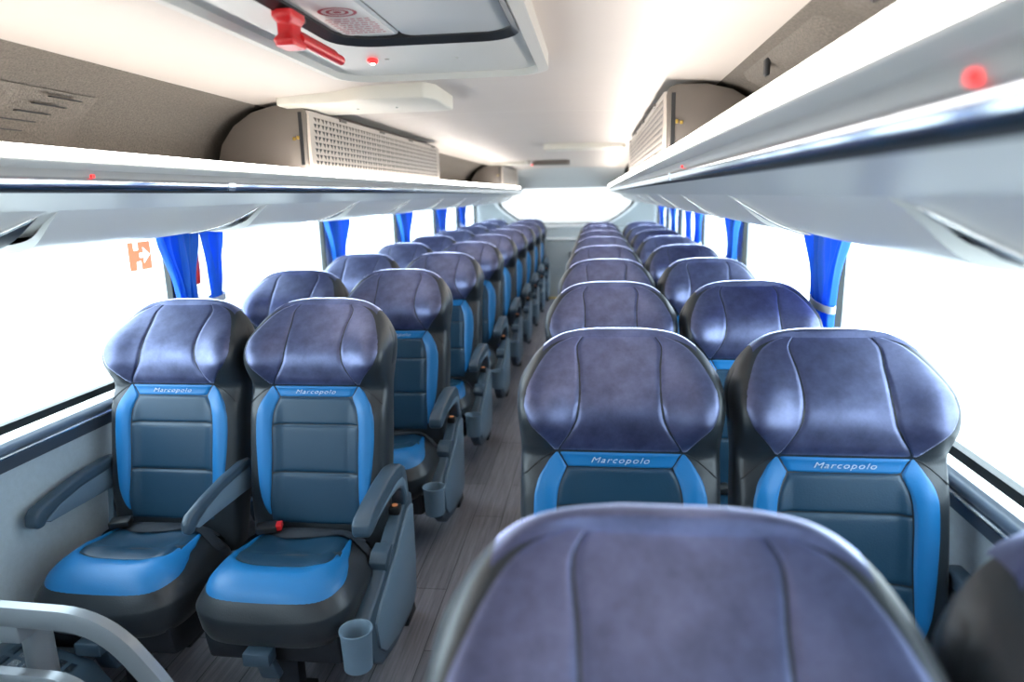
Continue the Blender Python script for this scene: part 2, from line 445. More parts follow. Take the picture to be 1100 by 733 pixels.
def make_seat(aisle, side):
    """aisle: True for the aisle seat; side: -1 left-hand rows, +1 right-hand rows. Local +x*inn points to the aisle."""
    root = empty('bus_seat'); inn = -side
    sh = shell_mesh().build('backrest', M['leather'], root, smooth=60)
    headrest_mesh().build('headrest', M['velvet'], root, smooth=180)
    trim_mesh().build('backrest_trim', M['blue'], root, smooth=180)
    backpanel_mesh().build('backrest_panel', M['panel'], root, smooth=180)
    lo = bpy.data.objects.new('lettering', LET); COL.objects.link(lo); lo.parent = root; lo['label'] = 'silver stitched lettering'
    cu = cushion_mesh().build('seat_cushion', M['leather'], root, smooth=60)
    cushion_trim_mesh().build('cushion_trim', M['blue'], cu, smooth=180)
    cushion_panel_mesh().build('cushion_panel', M['panel'], cu, smooth=180)
    # side gussets: the folded leather strap over each headrest wing
    g = G()
    for s_ in (-1, 1):
        g = G(); rows = []
        for i in range(15):
            z = lin(.86, .995, 15)[i]; r = []
            for k in range(7):
                y = yc(z) + (-.030 + .075 * k / 6) * (1 - .25 * i / 14); q = min(.999, abs(y - yc(z)) / hd(z)); x = hw(z) * (1 - q ** 4) ** .25
                r.append((s_ * (x - .003 + .0050 * sqrt(max(0, sin(pi * k / 6))) * min(1, 3 * sin(pi * i / 14))), y, z))
            rows.append(r)
        g.grid(rows); g.build('headrest_gusset', M['leather'], sh, smooth=180)
    for s_ in (-1, 1):
        g = G(); pth = []
        for i in range(13):
            t = i / 12; x = .139 + (.208 - .139) * t; z = .816 - .052 * t ** 1.3
            pth.append((s_ * x, front(s_ * x, z) - .0008, z))
        g.tube(pth, .0014, 6); g.build('cover_seam', M['thread_dark'], sh, smooth=60)
    belt_mesh().build('seat_belt', M['strap'], root, smooth=180)
    g = G().box(-.030, .030, -.020, .020, -.011, .011)
    b = g.build('buckle', M['black'], root, bevel=.005); b.location = (-.115, -.215, .425); b.rotation_euler = (.12, -.05, .25)
    if aisle:
        bt = G().box(.020, .044, -.015, .015, -.008, .010).build('button', M['red'], b, bevel=.003); bt['label'] = 'red release button'
    t = G().box(.2145, .2185, -.008, .008, -.007, .007).build('size_tag', M['tag'], root, mirror=(inn < 0)); t.location = (0, yc(.715) + .012, .715); t['label'] = 'small white tag'
    # pedestal
    g = G(); g.prism([(-.455, .165), (-.47, .235), (-.47, .262), (-.12, .262), (-.10, .20), (-.12, .15), (-.40, .15)], 'x', -.185, .185)
    ba = g.build('seat_base', M['base'], root, bevel=.010)
    for yy in (-.37, -.17):
        g = G(); g.box(-.030, .030, yy - .022, yy + .022, 0.012, .16); g.box(-.055, .055, yy - .045, yy + .045, 0, .014)
        g.build('leg', M['base'], root, bevel=.004)
    # foot lever below the front edge
    g = G(); g.box(-.036, .036, -.535, -.490, .205, .243)
    g.prism([(-.505, .21), (-.485, .21), (-.455, .15), (-.44, .12), (-.47, .12)], 'x', -.026, .026)
    lv = g.build('foot_lever', M['plastic'], root, bevel=.006); lv.location = (-.010, 0, 0)
    def arm(x, prof, w, sided=True):
        a = G().prism(prof, 'x', x - w, x + w).build('armrest', M['plastic'], root, bevel=.009, seg=3)
        if sided: G().prism(arm_side_profile(), 'x', x - w * .72, x + w * .72).build('armrest_web', M['plastic_light'], a, bevel=.005)
        return a
    if aisle:
        xa = inn * .232
        a = arm(xa, arm_profile_open(), .024, False)
        # inset paler cheek on the aisle face
        G().prism([(-.33, .515), (-.22, .530), (-.11, .538), (-.06, .530), (-.030, .505), (-.02, .455), (-.030, .445), (-.040, .475), (-.055, .497), (-.085, .512), (-.14, .518), (-.22, .520)], 'x', xa - .0255, xa + .0255).build('armrest_web', M['plastic_light'], a, bevel=.002)
        g = G(); P = [(.045, .435), (-.02, .440), (-.075, .415), (-.16, .365), (-.25, .330), (-.33, .300), (-.415, .275), (-.43, .22), (-.40, .13), (-.33, .075), (-.20, .045), (-.02, .04), (.03, .07), (.05, .20), (.055, .36)]
        g.prism(P, 'x', xa - .026, xa + .020)
        sp = g.build('side_panel', M['plastic'], root, bevel=.010, seg=3)
        P2 = [(.030, .40), (-.02, .405), (-.075, .378), (-.16, .330), (-.25, .296), (-.33, .266), (-.375, .235), (-.36, .15), (-.31, .105), (-.19, .075), (-.02, .07), (.015, .10), (.03, .22)]
        G().prism(P2, 'x', xa + inn * .004, xa + inn * .0275).build('panel_face', M['plastic_light'], sp, bevel=.004)
        # cup holder
        g = G(); pr = [(.030, 0), (.036, .003), (.040, .100), (.0425, .106), (.0425, .112), (.0395, .112), (.036, .106), (.032, .012), (.002, .012)]
        g.lathe(pr, (xa + inn * .012, -.492, .192)); cp = g.build('cup_holder', M['plastic_light'], root, smooth=50)
        G().box(xa - .012, xa + .014, -.455, -.415, .205, .265).build('bracket', M['plastic'], cp, bevel=.003)
        g = G(); g.box(xa - .020, xa + .014, -.085, -.050, .412, .437); so = g.build('socket', M['black'], sp, bevel=.004); 
        G().lathe([(.009, 0), (.009, .003), (.001, .003)], (xa - .003, -.067, .437), 16).build('lamp', M['amber'], so)['label'] = 'small orange light'
        g = G(); g.prism([(-.255, .320), (-.26, .350), (-.235, .372), (-.19, .378), (-.18, .365), (-.205, .345), (-.215, .325)], 'x', xa - .030, xa + .022)
        g.build('recline_lever', M['plastic'], sp, bevel=.005)
        # square stay leg of the aisle side
        G().prism([(-.03, .05), (.03, .05), (.05, 0), (-.05, 0)], 'x', xa - .020, xa + .012).build('leg', M['base'], root, bevel=.003)
    else:
        arm(inn * .2185, arm_profile_plain(), .0120)
        arm(-inn * .236, arm_profile_plain(), .020)
        g = G(); g.prism([(-.08, .548), (-.05, .548), (-.05, .40), (-.03, .30), (-.12, .30), (-.10, .42)], 'x', -inn * .236 - .010, -inn * .236 + .010)
        g.build('wall_bracket', M['plastic_light'], root, bevel=.004)
    return root

LET = lettering_mesh()
protos = {(a, s_): make_seat(a, s_) for a in (True, False) for s_ in (-1, 1)}
used = set()
ORD = ['first', 'second', 'third', 'fourth', 'fifth', 'sixth', 'seventh', 'eighth', 'ninth', 'tenth']
PITCH = .8595
for s_, y0, rows in ((-1, 1.962, 9), (1, 1.470 - PITCH, 9)):
    for k in range(rows):
        for a in (True, False):
            key = (a, s_)
            if key in used: o = copy_tree(protos[key])
            else: o = protos[key]; used.add(key)
            jx = 0
            o.location = (s_ * (.4470 if a else .9115) + jx, y0 + PITCH * k, 0); o.scale = (1, 1, .988)
            if s_ > 0 and k == 0: o.location.x += (.020 if a else .0190); o.location.y -= .085; o.scale = (1, 1.03, .995)
            hand = 'left' if s_ < 0 else 'right'
            where = 'beside the aisle' if a else 'by the windows'
            if s_ < 0 and k == 0 and a: lb = 'blue and black bus seat beside the aisle with red buckle, front row on the left'
            elif s_ < 0 and k == 0: lb = 'blue and black bus seat by the left windows behind the grey handrail, front row'
            elif s_ > 0 and k == 0 and a: lb = 'nearest bus seat, big navy headrest filling the bottom of the view'
            elif s_ > 0 and k == 0: lb = 'bus seat cut by the right edge of the view, grey leather headrest side showing'
            else: lb = f'navy-topped blue bus seat {where} on the {hand}, {ORD[k]} row from the front'
            tag(o, lb, 'seat', 'bus seats in rows')

# ================================================================== THE SETTING
YB, YF = 9.45, -1.25        # rear wall, front end behind the camera
struct(G().box(-1.25, 1.25, YF, YB + .1, -.05, 0).build('floor', M['floor'], smooth=0))
yy = G().box(-.26, .26, 9.02, 9.06, 0.0, .012).build('yellow_floor_edge', M['yellow'], smooth=0)
yy.name = 'trim_20'; struct(yy)
# ceiling: slightly domed inner panel
g = G(); xs = lin(-.768, .768, 25)
def zc(x): return 1.683 + .030 * (1 - (x / .768) ** 2)
ys = [YF, 0, 1, 2, 3, 4, 5, 6, 7, 8.2, 8.5, 8.75, 9.0]
g.grid([[(x, y, zc(x) - (0 if y < 8.3 else .02 * ((y - 8.2) / .8) ** 2)) for x in xs] for y in ys])
g.grid([[(x, 9.0, zc(x) - .02) for x in xs], [(x, 9.25, 1.56 + .01 * (1 - (x / .768) ** 2)) for x in xs], [(x, YB, 1.44) for x in xs]], 1)
g.box(-1.27, 1.27, YF, YB + .1, 1.76, 1.80)
struct(g.build('ceiling', [M['ceiling'], M['pillar']], smooth=40, recalc=False))
# thin panel joints across the ceiling
for i, y in enumerate((3.05, 4.45, 5.85, 7.3)):
    g = G(); g.grid([[(x, y - .004, zc(x) - .0012) for x in xs], [(x, y + .004, zc(x) - .0012) for x in xs]])
    struct(g.build(f'trim_{i+1}', M['cream'], smooth=0))

COVE = [(.766, 1.690), (.768, 1.682), (.82, 1.668), (.88, 1.640), (.94, 1.592), (.985, 1.535), (1.01, 1.475), (1.02, 1.40)]
PILLARS = [-.30, 1.0, 2.50, 4.02, 5.55, 6.95, 8.12, 9.32]
for s_, nm in ((-1, 'left'), (1, 'right')):
    # felt cove above the rack
    g = G(); g.grid([[(s_ * x, YF, z) for x, z in COVE], [(s_ * x, YB, z) for x, z in COVE]])
    struct(g.build('trim_5' if s_ < 0 else 'trim_6', M['felt'], smooth=60))
    # side wall: lower panel, outer skin, band above the windows
    g = G(); g.box(s_ * 1.19, s_ * 1.26, YF, YB, 0, .668); g.box(s_ * 1.215, s_ * 1.26, YF, YB, 1.29, 1.78)
    g.box(s_ * 1.205, s_ * 1.26, YF, -.30, .66, 1.32)  # unseen fill over the front side windows, added to cut frontal light
    w = struct(g.build(f'wall_{nm}', M['wall'], smooth=0))
    g = G()
    for y in PILLARS:
        g.box(s_ * 1.205, s_ * 1.25, y - .07, y + .07, .69, 1.32)
    p = g.build('pillars', M['pillar'], smooth=0, bevel=.01); p.parent = w; p.name = 'window_pillars'; p['kind'] = 'structure'
    g = G(); g.prism([(1.19, .66), (1.178, .662), (1.176, .700), (1.19, .702)], 'y', YF, YB, 0)
    struct(g.build('trim_7' if s_ < 0 else 'trim_8', M['trim_dark'], smooth=0, mirror=(s_ < 0)))
    g = G(); g.prism([(1.19, .700), (1.166, .700), (1.162, .703), (1.162, .707), (1.166, .710), (1.19, .710)], 'y', YF, YB)
    struct(g.build('trim_9' if s_ < 0 else 'trim_10', M['silver'], smooth=0, mirror=(s_ < 0)))
    g = G(); g.prism([(1.20, .708), (1.176, .708), (1.170, .714), (1.169, .722), (1.174, .730), (1.182, .733), (1.20, .733)], 'y', YF, YB)
    struct(g.build('trim_11' if s_ < 0 else 'trim_12', M['trim_blue'], smooth=50, mirror=(s_ < 0)))
    g = G(); g.prism([(1.26, .66), (1.182, .66), (1.182, .70), (1.26, .70)], 'y', YF, YB)
    struct(g.build('trim_13' if s_ < 0 else 'trim_14', M['white'], smooth=0, mirror=(s_ < 0)))
    # windows between the pillars
    for i in range(len(PILLARS)):
        a = PILLARS[i] + .07; b = (PILLARS[i + 1] - .07) if i + 1 < len(PILLARS) else YB
        if i + 1 == len(PILLARS): continue
        fr = G(); X0, X1 = 1.208, 1.232
        fr.box(X0, X1, a, b, .752, .776); fr.box(X0, X1, a, b, 1.30, 1.32); fr.box(X0, X1, a - .004, a + .014, .752, 1.32); fr.box(X0, X1, b - .014, b + .004, .752, 1.32)
        fo = struct(fr.build(f'window_{i+1+(10 if s_>0 else 0)}', M['gasket'], smooth=0, mirror=(s_ < 0)))
        pn = G().box(s_ * 1.218, s_ * 1.223, a, b, .698, 1.31).build('window_glass', M['glass'], fo, smooth=0)

# rear wall with the lens-shaped window
def lens(k=1.0, n=64, cz=1.215):
    pts = []
    top = [(-.90 + 1.8 * i / 24, 1.50 - .05 * abs(-1 + i / 12) ** 2.5) for i in range(25)]
    right = [(.925, 1.36), (.915, 1.26), (.885, 1.20), (.80, 1.125), (.70, 1.055), (.60, .995), (.54, .977)]
    bot = [(.54 - 1.08 * i / 12, .975 - .004 * (1 - (i / 6 - 1) ** 2)) for i in range(1, 13)]
    left = [(-x, z) for x, z in right[::-1]]
    for x, z in top + right + bot[:-1] + left: pts.append((x * k, cz + (z - cz) * k))
    return pts
inn_ = lens()
g = G(); n = len(inn_)
outer = []
for x, z in inn_:
    a = math.atan2((z - 1.215) / .6, x); t = 1 / max(abs(cos(a)) / 1.26, abs(sin(a)) / .95)
    X, Z = t * cos(a), 1.215 + t * sin(a)
    outer.append((max(-1.26, min(1.26, X)), max(.15, min(1.78, Z))))
g.add([(x, YB, z) for x, z in inn_] + [(x, YB, z) for x, z in outer] + [(x, YB + .06, z) for x, z in inn_],
      [[i, (i + 1) % n, n + (i + 1) % n, n + i] for i in range(n)] + [[i, 2 * n + i, 2 * n + (i + 1) % n, (i + 1) % n] for i in range(n)])
g.box(-1.26, 1.26, YB, YB + .06, 0, .30)
rw = struct(g.build('wall_rear', M['rearwall'], smooth=0))
def ring(pa, pb, y0, y1, name, m, parent=None):
    g = G(); n = len(pa)
    g.add([(x, y0, z) for x, z in pa] + [(x, y0, z) for x, z in pb] + [(x, y1, z) for x, z in pa] + [(x, y1, z) for x, z in pb],
          [f for i in range(n) for j in ((i + 1) % n,) for f in ([i, j, n + j, n + i], [2 * n + i, 3 * n + i, 3 * n + j, 2 * n + j], [i, 2 * n + i, 2 * n + j, j], [n + i, n + j, 3 * n + j, 3 * n + i])])
    return g.build(name, m, parent, smooth=0)
wr = struct(ring(lens(.972), lens(1.014), YB - .02, YB + .03, 'window_20', M['gasket']))
g = G(); g.add([(x, YB + .02, z) for x, z in lens(.99)], [list(range(n))]); g.build('window_glass', M['rearglass'], wr, smooth=0)
ring(lens(1.015), lens(1.075), YB - .012, YB + .01, 'window_frame', M['white'], wr)
# stepped rear ledge in front of the wall, with the tall cover panel between the seat blocks
g = G(); g.box(-1.19, 1.19, YB - .16, YB, 0, .925); rl = struct(g.build('trim_15', M['rearwall'], smooth=0, bevel=.01))
g = G(); g.box(-.36, .32, YB - .19, YB - .02, .925, .952); struct(g.build('trim_16', M['white'], smooth=0, bevel=.006))
g = G(); g.box(-.27, .40, YB - .36, YB - .16, 0, .765); g.box(-.25, .38, YB - .365, YB - .36, .05, .42); g.box(-.25, .38, YB - .365, YB - .36, .44, .735)
rc = G(); struct(g.build('trim_17', M['rearwall'], smooth=0, bevel=.006))
g = G(); g.box(-.285, .41, YB - .38, YB - .16, .765, .792); struct(g.build('trim_18', M['white'], smooth=0, bevel=.006))
g = G(); g.box(-.36, -.28, YB - .40, YB - .16, 0, .70); struct(g.build('trim_19', M['brown'], smooth=0, bevel=.006))
hd_ = G().box(.06, .085, YB - .385, YB - .365, .50, .62).build('rear_cover_handle', M['chrome'], smooth=0, bevel=.004)
hd_.name = 'trim_21'; struct(hd_)

# front end behind the camera, darkened and its windscreen shrunk to cut frontal light
g = G(); g.box(-1.26, 1.26, YF - .06, YF, 0, 1.15); g.box(-1.26, 1.26, YF - .06, YF, 1.42, 1.80)
g.box(-1.26, -1.10, YF - .06, YF, 1.15, 1.42); g.box(1.10, 1.26, YF - .06, YF, 1.15, 1.42)
struct(g.build('wall_front', M['trim_dark'], smooth=0))
g = G(); g.box(-1.12, 1.12, YF - .03, YF - .022, 1.13, 1.44); fw = struct(g.build('window_30', M['glass'], smooth=0))

# ================================================================== LUGGAGE RACKS
R0, R1 = -.25, YB - .01
def rack(s_, hand, first):
    mi = (s_ < 0)
    root = empty('luggage_rack', (s_ * .9, 0, 1.35))
    def B(g, name, m, par, **k):
        g.v = [(x - .9, y, z - 1.35) for x, y, z in g.v]
        return g.build(name, m, par, mirror=mi, **k)
    prof = [(.598, 1.3835), (.632, 1.373), (.660, 1.363), (.72, 1.345), (.80, 1.310), (.90, 1.290), (1.04, 1.288), (1.205, 1.296), (1.205, 1.40), (.66, 1.415), (.61, 1.438), (.606, 1.416), (.604, 1.386)]
    B(G().prism(prof, 'y', R0, R1), 'rack_body', M['rack'], root, smooth=35)
    lip = [(.566, 1.441), (.5665, 1.437), (.574, 1.430), (.5815, 1.4255), (.590, 1.4255), (.612, 1.426), (.612, 1.441)]
    B(G().prism(lip, 'y', R0, R1), 'rack_lip', M['rack'], root, smooth=20)
    B(G().prism([(.5835, 1.4255), (.588, 1.417), (.589, 1.411), (.612, 1.411), (.612, 1.4255)], 'y', R0, R1), 'upper_groove', M['rack_lip'], root, smooth=20)
    B(G().prism([(.5905, 1.3882), (.593, 1.3845), (.598, 1.3825), (.612, 1.3825), (.612, 1.3882)], 'y', R0, R1), 'lower_groove', M['base'], root, smooth=20)
    strip = [(.566, 1.441), (.563, 1.446), (.564, 1.458), (.568, 1.463), (.60, 1.463), (.60, 1.441)]
    ls = B(G().prism(strip, 'y', R0, R1 - .5), 'light_strip', M['strip'], root, smooth=40); ls['label'] = 'glowing warm white strip along the top edge'
    rp = [(.592, 1.411), (.5885, 1.4105), (.5868, 1.408), (.5870, 1.4045), (.5875, 1.400), (.5883, 1.395), (.5896, 1.3905), (.591, 1.388), (.612, 1.388), (.612, 1.411)]
    rl_ = B(G().prism(rp, 'y', R0, R1), 'grab_rail', M['rail'], root, smooth=50); rl_['label'] = 'polished dark metal rail'
    # clips where the rail lengths meet
    for y in (1.85 + .05 * s_, 3.75, 5.65, 7.55):
        rc_ = [(.590, 1.4115), (.5855, 1.409), (.5856, 1.404), (.5862, 1.398), (.5885, 1.389), (.591, 1.3875), (.60, 1.40)]
        B(G().prism(rc_, 'y', y - .018, y + .018), 'rail_clip', M['silver'], root, smooth=0)
    for y in ((1.27,) if s_ < 0 else (.40, 1.62)):
        B(G().box(.5845, .590, y - .004, y + .004, 1.4115, 1.4175), 'indicator', M['redglow'], root, smooth=0)['label'] = 'red glowing seat indicator'
    # service panels: bulging shells below the fascia, one per row; each lower edge sweeps up towards its far end over a dark unit
    sec = [(.700, 1.352), (.725, 1.338), (.755, 1.316), (.785, 1.292), (.815, 1.274), (.855, 1.262), (.91, 1.256), (.97, 1.258), (1.03, 1.268), (1.07, 1.285)]
    def sp_(t): return spline([(i / 9, p[0]) for i, p in enumerate(sec)], t), spline([(i / 9, -p[1]) for i, p in enumerate(sec)], t) * -1
    sweep = [(0, 1.0), (.25, .76), (.5, .57), (.7, .47), (.85, .36), (.93, .24), (.975, .13), (1.0, .03)]
    step = .93; y = first
    while y + .3 < R1:
        a, b = y + .012, min(y + step - .018, R1)
        rows = []; m = 28
        for i in range(m + 1):
            u = 1 - (1 - i / m) ** 1.6; r = []; tm = spline(sweep, u)
            for k in range(19):
                t = tm * k / 18; x, z = sp_(t)
                r.append((x, a + (b - a) * u + .10 * t * (1 - u) ** 4, z))
            rows.append(r)
        g = G(); g.grid(rows); edge = [r[-1] for r in rows]
        g.grid([[r[-1] for r in rows], [(x + .002, q, z + .010) for x, q, z in edge]])
        g.grid([rows[0], [(x, q, z + .020) for x, q, z in rows[0]]])
        sp = B(g, 'service_panel', M['service'], root, smooth=60)
        dk = [[(sp_(t)[0] + .003, q, sp_(t)[1] + .0075) for t in lin(.06, 1, 16)] for q in lin(a + .13, b + .012, 10)]
        g = G(); g.grid(dk); g.grid([[(x, q, z + .008) for x, q, z in r] for r in (dk[0], dk[-1])]); B(g, 'reading_light_unit', M['black'], sp, smooth=60)
        pth = [(x - .003, q, z - .002) for x, q, z in edge[15:27]]
        g = G(); g.tube(pth, [.0008] + [.0042] * (len(pth) - 2) + [.0008], 8); B(g, 'edge_trim', M['chrome'], sp, smooth=60)
        y += step
    tag(root, f'long pale grey luggage rack over the {hand} windows with polished rail', 'luggage rack', 'luggage racks')
    return root
rack(-1, 'left', -.25 + .62)
rack(1, 'right', -.15)

# ================================================================== AIR CONDITIONING BOXES ON THE RACKS
BOX = [(.592, 1.462), (.586, 1.645), (.592, 1.664), (.612, 1.674), (.70, 1.674), (.78, 1.655), (.85, 1.612), (.90, 1.55), (.925, 1.47), (.925, 1.463)]
def acbox(s_, y0, y1, label):
    root = empty('ventilation_box', (s_ * .75 + (.022 if s_ > 0 else 0), y0, 1.463)); mi = s_ < 0
    def B(g, name, m, par, **k):
        g.v = [(x - .75, y - y0, z - 1.46) for x, y, z in g.v]; return g.build(name, m, par, mirror=mi, **k)
    B(G().prism(BOX, 'y', y0, y1), 'housing', M['taupe'], root, smooth=40, bevel=.004)
    B(G().box(.5865, .5895, y0 + .05, y1 - .04, 1.478, 1.634), 'backing', M['black'], root, smooth=0)
    # perforated face
    nr, nc = 8, int((y1 - y0) / .036); g = G(); Z0, Z1 = 1.474, 1.640; A, Bb = y0 + .045, y1 - .035
    dz = (Z1 - Z0) / nr; dy = (Bb - A) / nc; X = .579
    def P(y, z): return (X + (.006 * (1.56 - z) / .08 if False else 0), y, z)
    for r in range(nr):
        for c in range(nc):
            a, b = A + c * dy, A + (c + 1) * dy; z0, z1 = Z0 + r * dz, Z0 + (r + 1) * dz
            q = .09; h = .13
            if r % 2: tri = [(a + dy * q, z1 - dz * h), (b - dy * q, z1 - dz * h), (a + dy * (.5 if c % 2 else .75), z0 + dz * h)]
            else: tri = [(a + dy * q, z1 - dz * h), (b - dy * q, z1 - dz * h), (a + dy * (.25 if c % 2 else .5), z0 + dz * h)]
            g.add([P(a, z0), P(b, z0), P(b, z1), P(a, z1)] + [P(*t) for t in tri], [(3, 2, 5, 4), (2, 1, 6, 5), (1, 0, 6), (0, 3, 4, 6)])
    x0, x1 = .579, .589
    g.box(x0, x1, y0 + .012, A, 1.462, 1.655); g.box(x0, x1, Bb, y1, 1.462, 1.655); g.box(x0, x1, A, Bb, 1.462, Z0); g.box(x0, x1, A, Bb, Z1, 1.655)
    B(g, 'grille', M['grille'], root, smooth=0)
    B(G().box(.600, .612, y0 - .003, y0 + .004, 1.475, 1.650), 'seam', M['black'], root, smooth=0)
    B(G().box(.613, .622, y0 - .008, y0 + .002, 1.560, 1.572).box(.626, .636, y0 - .008, y0 + .002, 1.558, 1.568), 'latch', M['brass'], root, smooth=0, bevel=.002)
    for i in range(4):
        yy_ = y0 + .3 + i * (y1 - y0 - .5) / 3
        B(G().box(.574, .580, yy_, yy_ + .07, 1.646, 1.656), 'clip', M['taupe'], root, smooth=0)
    tag(root, label, 'ventilation box', 'ventilation boxes'); return root
acbox(-1, 2.33, 4.34, 'near taupe ventilation box with perforated grille above the left rack')
acbox(1, 2.22, 4.40, 'taupe ventilation box with perforated grille above the right rack')
acbox(-1, 7.35, 8.85, 'small far ventilation box on the left rack near the rear window')

# raised felt pads on the coves
def feltpad(s_, y0, y1, label, slits=None, pts=((.885, 1.628), (.945, 1.575), (.985, 1.51), (1.005, 1.45), (1.012, 1.42)), notch=None):
    root = empty('felt_pad', (s_ * .95, (y0 + y1) / 2, 1.5)); ym = (y0 + y1) / 2
    rows = []
    for i in range(15):
        u = i / 14; y = y0 + (y1 - y0) * u; e = min(u, 1 - u) * (y1 - y0); f = sqrt(sstep(0, .03, e)) if e < .03 else 1
        r = []
        for k, (x, z) in enumerate(pts):
            t = k / (len(pts) - 1); h = .022 * f * (sqrt(max(0, 1 - (1 - min(1, t * 2.5)) ** 2)))
            r.append((s_ * (x - h * .8) - s_ * .95, y - ym, z - h * .6 - 1.5))
        rows.append(r)
    G().grid(rows).build('pad', M['felt'], root, smooth=60)
    if slits:
        g = G()
        for k in range(5):
            t = .02 + .085 * k; i = t * (len(pts) - 1); j = int(i); w = i - j
            x = pts[j][0] + (pts[j + 1][0] - pts[j][0]) * w; z = pts[j][1] + (pts[j + 1][1] - pts[j][1]) * w; h = .022
            X = s_ * (x - h * .8 + .002); Z = z - h * .6
            g.box(X - .004 - s_ * .95, X + .006 - s_ * .95, slits[0] - .03 * k - ym, slits[1] - .03 * k - ym, Z - .0010 - 1.5, Z + .0010 - 1.5)
        g.build('slots', M['black'], root, smooth=0)
    if notch:
        x, z = pts[1]
        G().box(s_ * (x - .024 - .95) - .006, s_ * (x - .024 - .95) + .006, notch - .012 - ym, notch + .012 - ym, z - .02 - 1.5 - .02, z - .02 - 1.5 + .02).build('notch', M['black'], root, smooth=0, bevel=.004)
    tag(root, label, 'felt pad', 'felt pads above the racks')
feltpad(-1, .75, 1.72, 'grey felt pad with five black slots above the left rack', slits=(1.54, 1.64))
feltpad(1, .35, 1.35, 'nearer grey felt pad above the right rack', notch=1.14, pts=((.795, 1.676), (.825, 1.667), (.86, 1.651), (.90, 1.627), (.95, 1.58)))
feltpad(1, 1.42, 2.10, 'grey felt pad above the right rack next to the ventilation box', notch=1.80, pts=((.795, 1.676), (.825, 1.667), (.86, 1.651), (.90, 1.627), (.95, 1.58)))

# ================================================================== CEILING FITTINGS
HZ = 1.70
def rrect(x0, x1, y0, y1, r, n=6):
    pts = []
    for cx, cy, a0 in ((x1 - r, y1 - r, 0), (x0 + r, y1 - r, 90), (x0 + r, y0 + r, 180), (x1 - r, y0 + r, 270)):
        for i in range(n + 1):
            a = math.radians(a0 + 90 * i / n); pts.append((cx + r * cos(a), cy + r * sin(a)))
    return pts
def zring(pa, pb, z0a, z0b, z1, name, m, parent, smooth=30):
    g = G(); n = len(pa)
    vs = [(x, y, z0a) for x, y in pa] + [(x, y, z0b) for x, y in pb] + [(x, y, z1) for x, y in pa] + [(x, y, z1) for x, y in pb]
    fs = []
    for i in range(n):
        j = (i + 1) % n
        fs += [[i, j, n + j, n + i], [i, 2 * n + i, 2 * n + j, j], [n + i, n + j, 3 * n + j, 3 * n + i]]
    g.add(vs, fs); return g.build(name, m, parent, smooth=smooth)
h = empty('roof_hatch', (0, 0, 0)); 
O = rrect(-.300, .275, .85, 1.925, .10); O2 = rrect(-.275, .250, .87, 1.900, .085); I0 = rrect(-.172, .238, .92, 1.565, .09); I1 = rrect(-.150, .222, .95, 1.535, .075)
zring(O2, O, 1.668, 1.672, 1.712, 'rim', M['hatch'], h)
zring(I0, O2, 1.689, 1.685, 1.715, 'flange', M['hatch'], h)
zring(I1, I0, 1.697, 1.687, 1.72, 'gasket', M['black'], h)
g = G(); g.prism(rrect(-.150, -.022, .95, 1.535, .03), 'z', 1.703, 1.712); lid = g.build('lid', M['lid'], h, smooth=0)
g = G(); g.prism(rrect(-.016, .222, .95, 1.535, .03), 'z', 1.700, 1.712); g.build('lid', M['lid'], h, smooth=0, bevel=.003)
# printed notice on the lid: target emblem and lines of fine print
g = G().box(-.140, -.032, 1.24, 1.515, 1.7015, 1.7032); nt_ = g.build('notice', M['label_white'], lid, smooth=0)
g = G()
for r0, r1 in ((.0, .007), (.013, .019), (.026, .032)):
    n_ = 32
    for i in range(n_):
        a, b = 2 * pi * i / n_, 2 * pi * (i + 1) / n_
        g.add([(-.086 + r * cos(t) * 1.15, 1.325 + r * sin(t) * 1.0, 1.7008) for r, t in ((r0, a), (r1, a), (r1, b), (r0, b))], [(0, 1, 2, 3)])
g.build('emblem', M['label_red'], nt_ if False else lid, smooth=0)
g = G()
for k in range(8):
    y = 1.375 + k * .016; x = -.130; random.seed(k)
    while x < -.042:
        w = random.uniform(.006, .016); g.box(x, min(x + w, -.040), y, y + .005, 1.7006, 1.7012); x += w + .004
g.build('fine_print', M['label_pink'], lid, smooth=0)
g = G(); g.lathe([(.0125, 0), (.0135, -.004), (.010, -.009), (.001, -.010)], (-.138, 1.69, 1.686), 20); lp = g.build('indicator_lamp', M['redglow'], h, smooth=60); lp['label'] = 'round red lamp'
G().lathe([(.006, 0), (.005, -.003), (.001, -.004)], (-.138, 1.69, 1.6765), 16).build('lamp_core', M['whiteglow'], lp, smooth=60)
for x, y in ((-.105, 1.70), (.06, 1.72)):
    G().lathe([(.006, 0), (.004, -.003), (.001, -.003)], (x, y, 1.687), 12).build('screw', M['hatch'], h)
tag(h, 'grey roof hatch with printed notice and round red lamp in the ceiling', 'roof hatch')

# red hammer on the hatch's left flange
hm = empty('emergency_hammer', (-.158, 1.27, 1.690)); hm.scale = (.82, .95, .82)
def hp(z): return interp([(0, .030), (.018, .022), (.034, .020), (.052, .024), (.068, .030)], z)
g = G(); rings = []
for i in range(13):
    z = .072 * i / 12; w = spline([(0, .024), (.012, .024), (.026, .017), (.046, .017), (.060, .024), (.072, .022)], z)
    d = spline([(0, .034), (.012, .034), (.026, .026), (.046, .026), (.060, .034), (.072, .028)], z)
    rings.append([(x, y, -z) for x, y in rrect(-w, w, -d, d, .008, 3)])
g.loft(rings); g.build('head', M['red'], hm, smooth=50)
g = G(); g.tube([(-.012, .015, -.034), (-.012, .25, -.034)], .0150, 12); g.tube([(.014, .015, -.050), (.014, .235, -.050)], .0125, 12); g.box(-.010, .012, .015, .195, -.040, -.034)
g.build('handle', M['red'], hm, smooth=50)
G().box(-.018, .018, -.02, .05, -.012, 0).build('bracket', M['black'], hm, bevel=.003)
tag(hm, 'red emergency hammer clipped beside the roof hatch', 'hammer')

